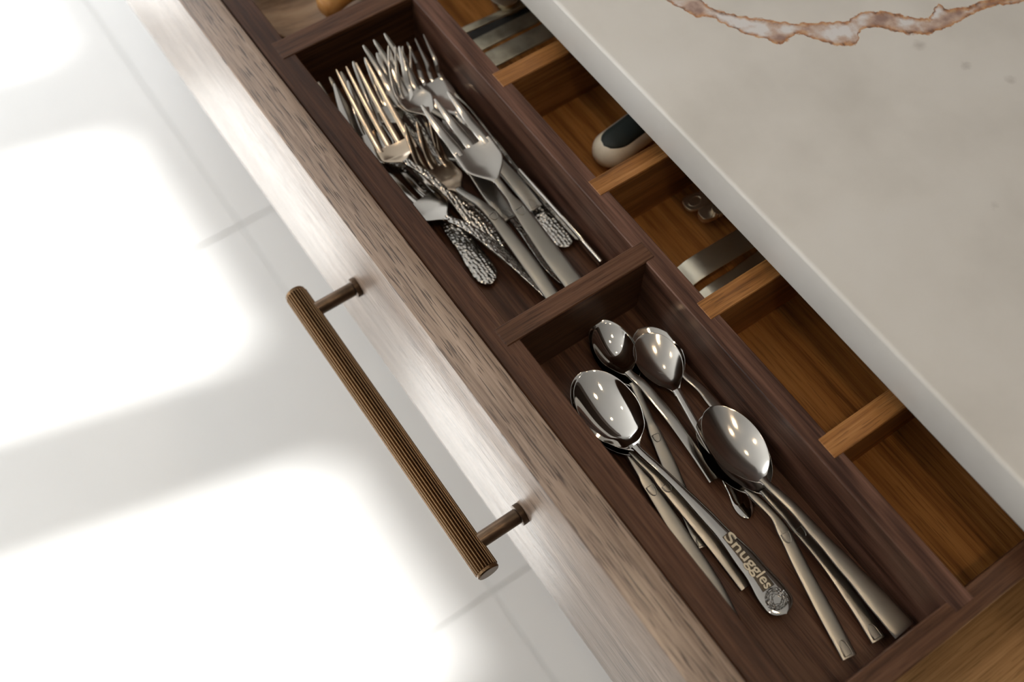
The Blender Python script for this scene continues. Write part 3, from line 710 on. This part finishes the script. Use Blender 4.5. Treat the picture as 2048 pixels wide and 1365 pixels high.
def strap(name, label, cat, rows, mat, th=.0012, extra=None):
    pts = [Vector(r[:3]) for r in rows]; sp = Spine(pts, [r[4] if len(r) > 4 else 0 for r in rows]); tab = [(i, r[3]) for i, r in enumerate(rows)]
    rt = thing(name, label, cat, tuple(pts[0].lerp(pts[-1], .5)), {'tongs': 'flat tongs arms beside the second back divider', 'spatula': 'flat metal utensils in the first back compartment'}.get(name))
    o = mesh_obj('arm' if name == 'tongs' else 'blade', loft(sp, lin(0, len(pts) - 1, 30), lambda t: smoothlerp(tab, t), lambda t: th, 20, 5.0), mat); smooth_by_angle(o, 40)
    adopt(rt, [o]); return rt, o, sp
strap('tongs', 'wide flat nickel tongs arm with a bright squared end, pointing out from under the worktop', 'tongs',
      [(.0216, .1485, -.0395, .0073), (.0219, .1555, -.0365, .0074), (.0224, .168, -.0352, .0074), (.0232, .20, -.0345, .0074), (.024, .25, -.034, .0074)], TONG)
strap('tongs', 'narrow ridged nickel tongs arm lying against the divider, squared end', 'tongs',
      [(.0362, .1505, -.0420, .0034), (.0365, .1565, -.0400, .0036), (.0372, .17, -.0392, .0042), (.0382, .20, -.0390, .0062), (.041, .25, -.038, .0070)], TONG)
# can opener in the third back compartment
co = thing('can_opener', 'small steel can opener with oval jaw tab showing under the worktop edge', 'can opener', (-.005, .2, ZF))
def tabplate(cx, cy, w, l, z0, th, rot, mat, name):
    bm = bmesh.new(); bot, top = [], []
    for k in range(28):
        a = 2 * math.pi * k / 28; c, s = math.cos(a), math.sin(a)
        x = math.copysign(abs(c) ** .6, c) * l; y = math.copysign(abs(s) ** .6, s) * w
        X = cx + x * math.cos(rot) - y * math.sin(rot); Y = cy + x * math.sin(rot) + y * math.cos(rot)
        bot.append(bm.verts.new((X, Y, z0))); top.append(bm.verts.new((X, Y, z0 + th)))
    bm.faces.new(top); bm.faces.new(bot[::-1])
    for k in range(28): bm.faces.new((bot[k], bot[(k + 1) % 28], top[(k + 1) % 28], top[k]))
    bmesh.ops.bevel(bm, geom=[e for e in bm.edges if abs(e.verts[0].co.z - e.verts[1].co.z) < 1e-9], offset=.0004, segments=2, affect='EDGES')
    bmesh.ops.recalc_face_normals(bm, faces=bm.faces[:])
    o = mesh_obj(name, bm, mat); smooth_by_angle(o, 40); return o
NICK = metal('bright_nickel', (.74, .66, .55), .40, 'satin', .3, 700)
c1 = at(1391, 402, -.038); c2 = at(1419, 421, -.038); c3 = at(1412, 384, -.036)
rot = math.radians(80)
pl = tabplate(c1.x, c1.y, (.0054), .0074, -.0400, .0022, rot, NICK, 'jaw')
ring = mesh_obj('emblem', rod_bm([Vector((c1.x + .0030 * math.cos(a) , c1.y - .0005 + .0044 * math.sin(a), -.0377)) for a in lin(0, 2 * math.pi, 14)], .0004, 6), NICK, pl, smooth=True)
adopt(co, [pl, tabplate(c2.x, c2.y, .0046, .0062, -.0430, .0040, rot, NICK, 'jaw'), tabplate(c3.x + .002, c3.y + .008, .0060, .012, -.0425, .003, rot, NICK, 'frame'),
           mesh_obj('gear_wheel', cyl_bm([(-.0015, .0040), (.0015, .0040)], 'z', 48, 16, .0006, (0, 1), (c2.x + .003, c2.y + .004, -.0375)), NICK),
           mesh_obj('handle', rod_bm([Vector((c3.x, c3.y + .012, -.040)), Vector((c3.x - .001, c3.y + .06, -.041)), Vector((c3.x + .002, c3.y + .11, -.041))], .0045), NICK, smooth=True)])
# flat metal utensils in the first back compartment
STEELG = metal('dull_steel', (.46, .43, .34), .38, 'patina', .3, 60)
CH = Vector((0, .10, 0))
for (u0, v0, u1, v1, z, hw_, lab) in [(983, 119, 1078, 70, -.020, .0064, 'wide dull steel blade lying next to the first back divider'),
                                      (957, 90, 1055, 41, -.021, .0052, 'wide dull steel blade behind the first one, small bright glint on it'),
                                      (931, 60, 1030, 16, -.024, .0026, 'thin dull steel strip beyond the two wide blades'),
                                      (944, 73, 1040, 28, -.030, .0040, 'black iron strip lying between the thin steel strip and the wide blades')]:
    a, b = at(u0, v0, z), at(u1, v1, z); d = (b - a).normalized()
    a2 = Vector((a.x, Y4 + .0015, a.z)) if True else a
    s_ = (Y4 + .002 - a.y) / d.y if abs(d.y) > .1 else 0
    a = a + d * s_; b = a + d * .12
    strap('spatula', lab, 'utensil', [(*a, hw_), (*(a.lerp(b, .3)), hw_), (*b, hw_)], GRILLE if 'black' in lab else STEELG, .0016)
rg = thing('measuring_spoons', 'bright metal rings of stacked measuring spoons at the top near the worktop edge', 'measuring spoons', tuple(at(1020, 10, -.03)))
rr_parts = []
for k, (u, v) in enumerate([(1010, -8), (1013, -1), (1016, 6)]):
    c = at(u, v, -.020 - .0035 * k)
    rr_parts.append(mesh_obj('ring', cyl_bm([(-.0013, .0085), (-.001, .0095), (.001, .0095), (.0013, .0085)], 'z', 48, centre=tuple(c)), TONG))
    smooth_by_angle(rr_parts[-1], 40)
adopt(rg, rr_parts)
# wooden utensils in the far front compartment
ws = thing('wooden_spoon', 'broad pale wooden spoon filling the far front compartment', 'wooden spoon', (-.29, .08, ZF))
bmsp = bmesh.new(); bmesh.ops.create_uvsphere(bmsp, u_segments=48, v_segments=24, radius=1)
for v in bmsp.verts:
    z = v.co.z
    if z > 0: z = z * (.25 - .0) - .55 * max(0, 1 - (v.co.x ** 2 + v.co.y ** 2)) ** 1.0
    v.co = Vector((-.275 + v.co.x * .040, .076 + v.co.y * .034, -.028 + z * .016))
bo = mesh_obj('bowl', bmsp, W_SPOON, smooth=True)
hs = mesh_obj('handle', rod_bm([Vector((-.31, .077, -.030)), Vector((-.36, .078, -.028)), Vector((-.44, .08, -.034))], .006), W_SPOON, smooth=True)
adopt(ws, [bo, hs])
am = thing('honey_dipper', 'glossy amber wooden utensil end resting on the pale wooden spoon', 'utensil', (-.25, .1, -.02))
pa, pb_ = at(640, 18, -.018), at(760, -50, -.016)
s_am = Spine([pa, pa.lerp(pb_, .15), pa.lerp(pb_, .5), pb_], [0] * 4)
ham = lambda t: smoothlerp([(0, .0035), (.25, .0068), (.9, .0080), (2, .006), (3, .004)], t)
amo = mesh_obj('handle', loft(s_am, lin(0, 3, 30), ham, lambda t: 1.8 * ham(t), 28, 2.1), W_AMBER, smooth=True)
adopt(am, [amo])
# ceiling downlights
for i, (x, y) in enumerate([(-.55, .35), (.35, .30), (.45, -.30), (-.6, -.9)]):
    t = thing('ceiling_downlight', ['recessed ceiling downlight over the left end of the island', 'recessed ceiling downlight over the rear of the island', 'recessed ceiling downlight over the right half of the drawer', 'recessed ceiling downlight in front of the drawer'][i], 'lamp', (x, y, CEIL_Z), 'ceiling downlights')
    em, nt, N, L, P = new_mat('lamp_glow'); P.inputs['Emission Color'].default_value = (1, .85, .62, 1); P.inputs['Emission Strength'].default_value = 25
    adopt(t, [mesh_obj('trim_ring', cyl_bm([(CEIL_Z - .006, .045), (CEIL_Z - .001, .05)], 'z', 32, centre=(x, y, 0)), CEILM),
              mesh_obj('diffuser', cyl_bm([(CEIL_Z - .009, .034), (CEIL_Z - .0061, .034)], 'z', 32, centre=(x, y, 0)), em)])
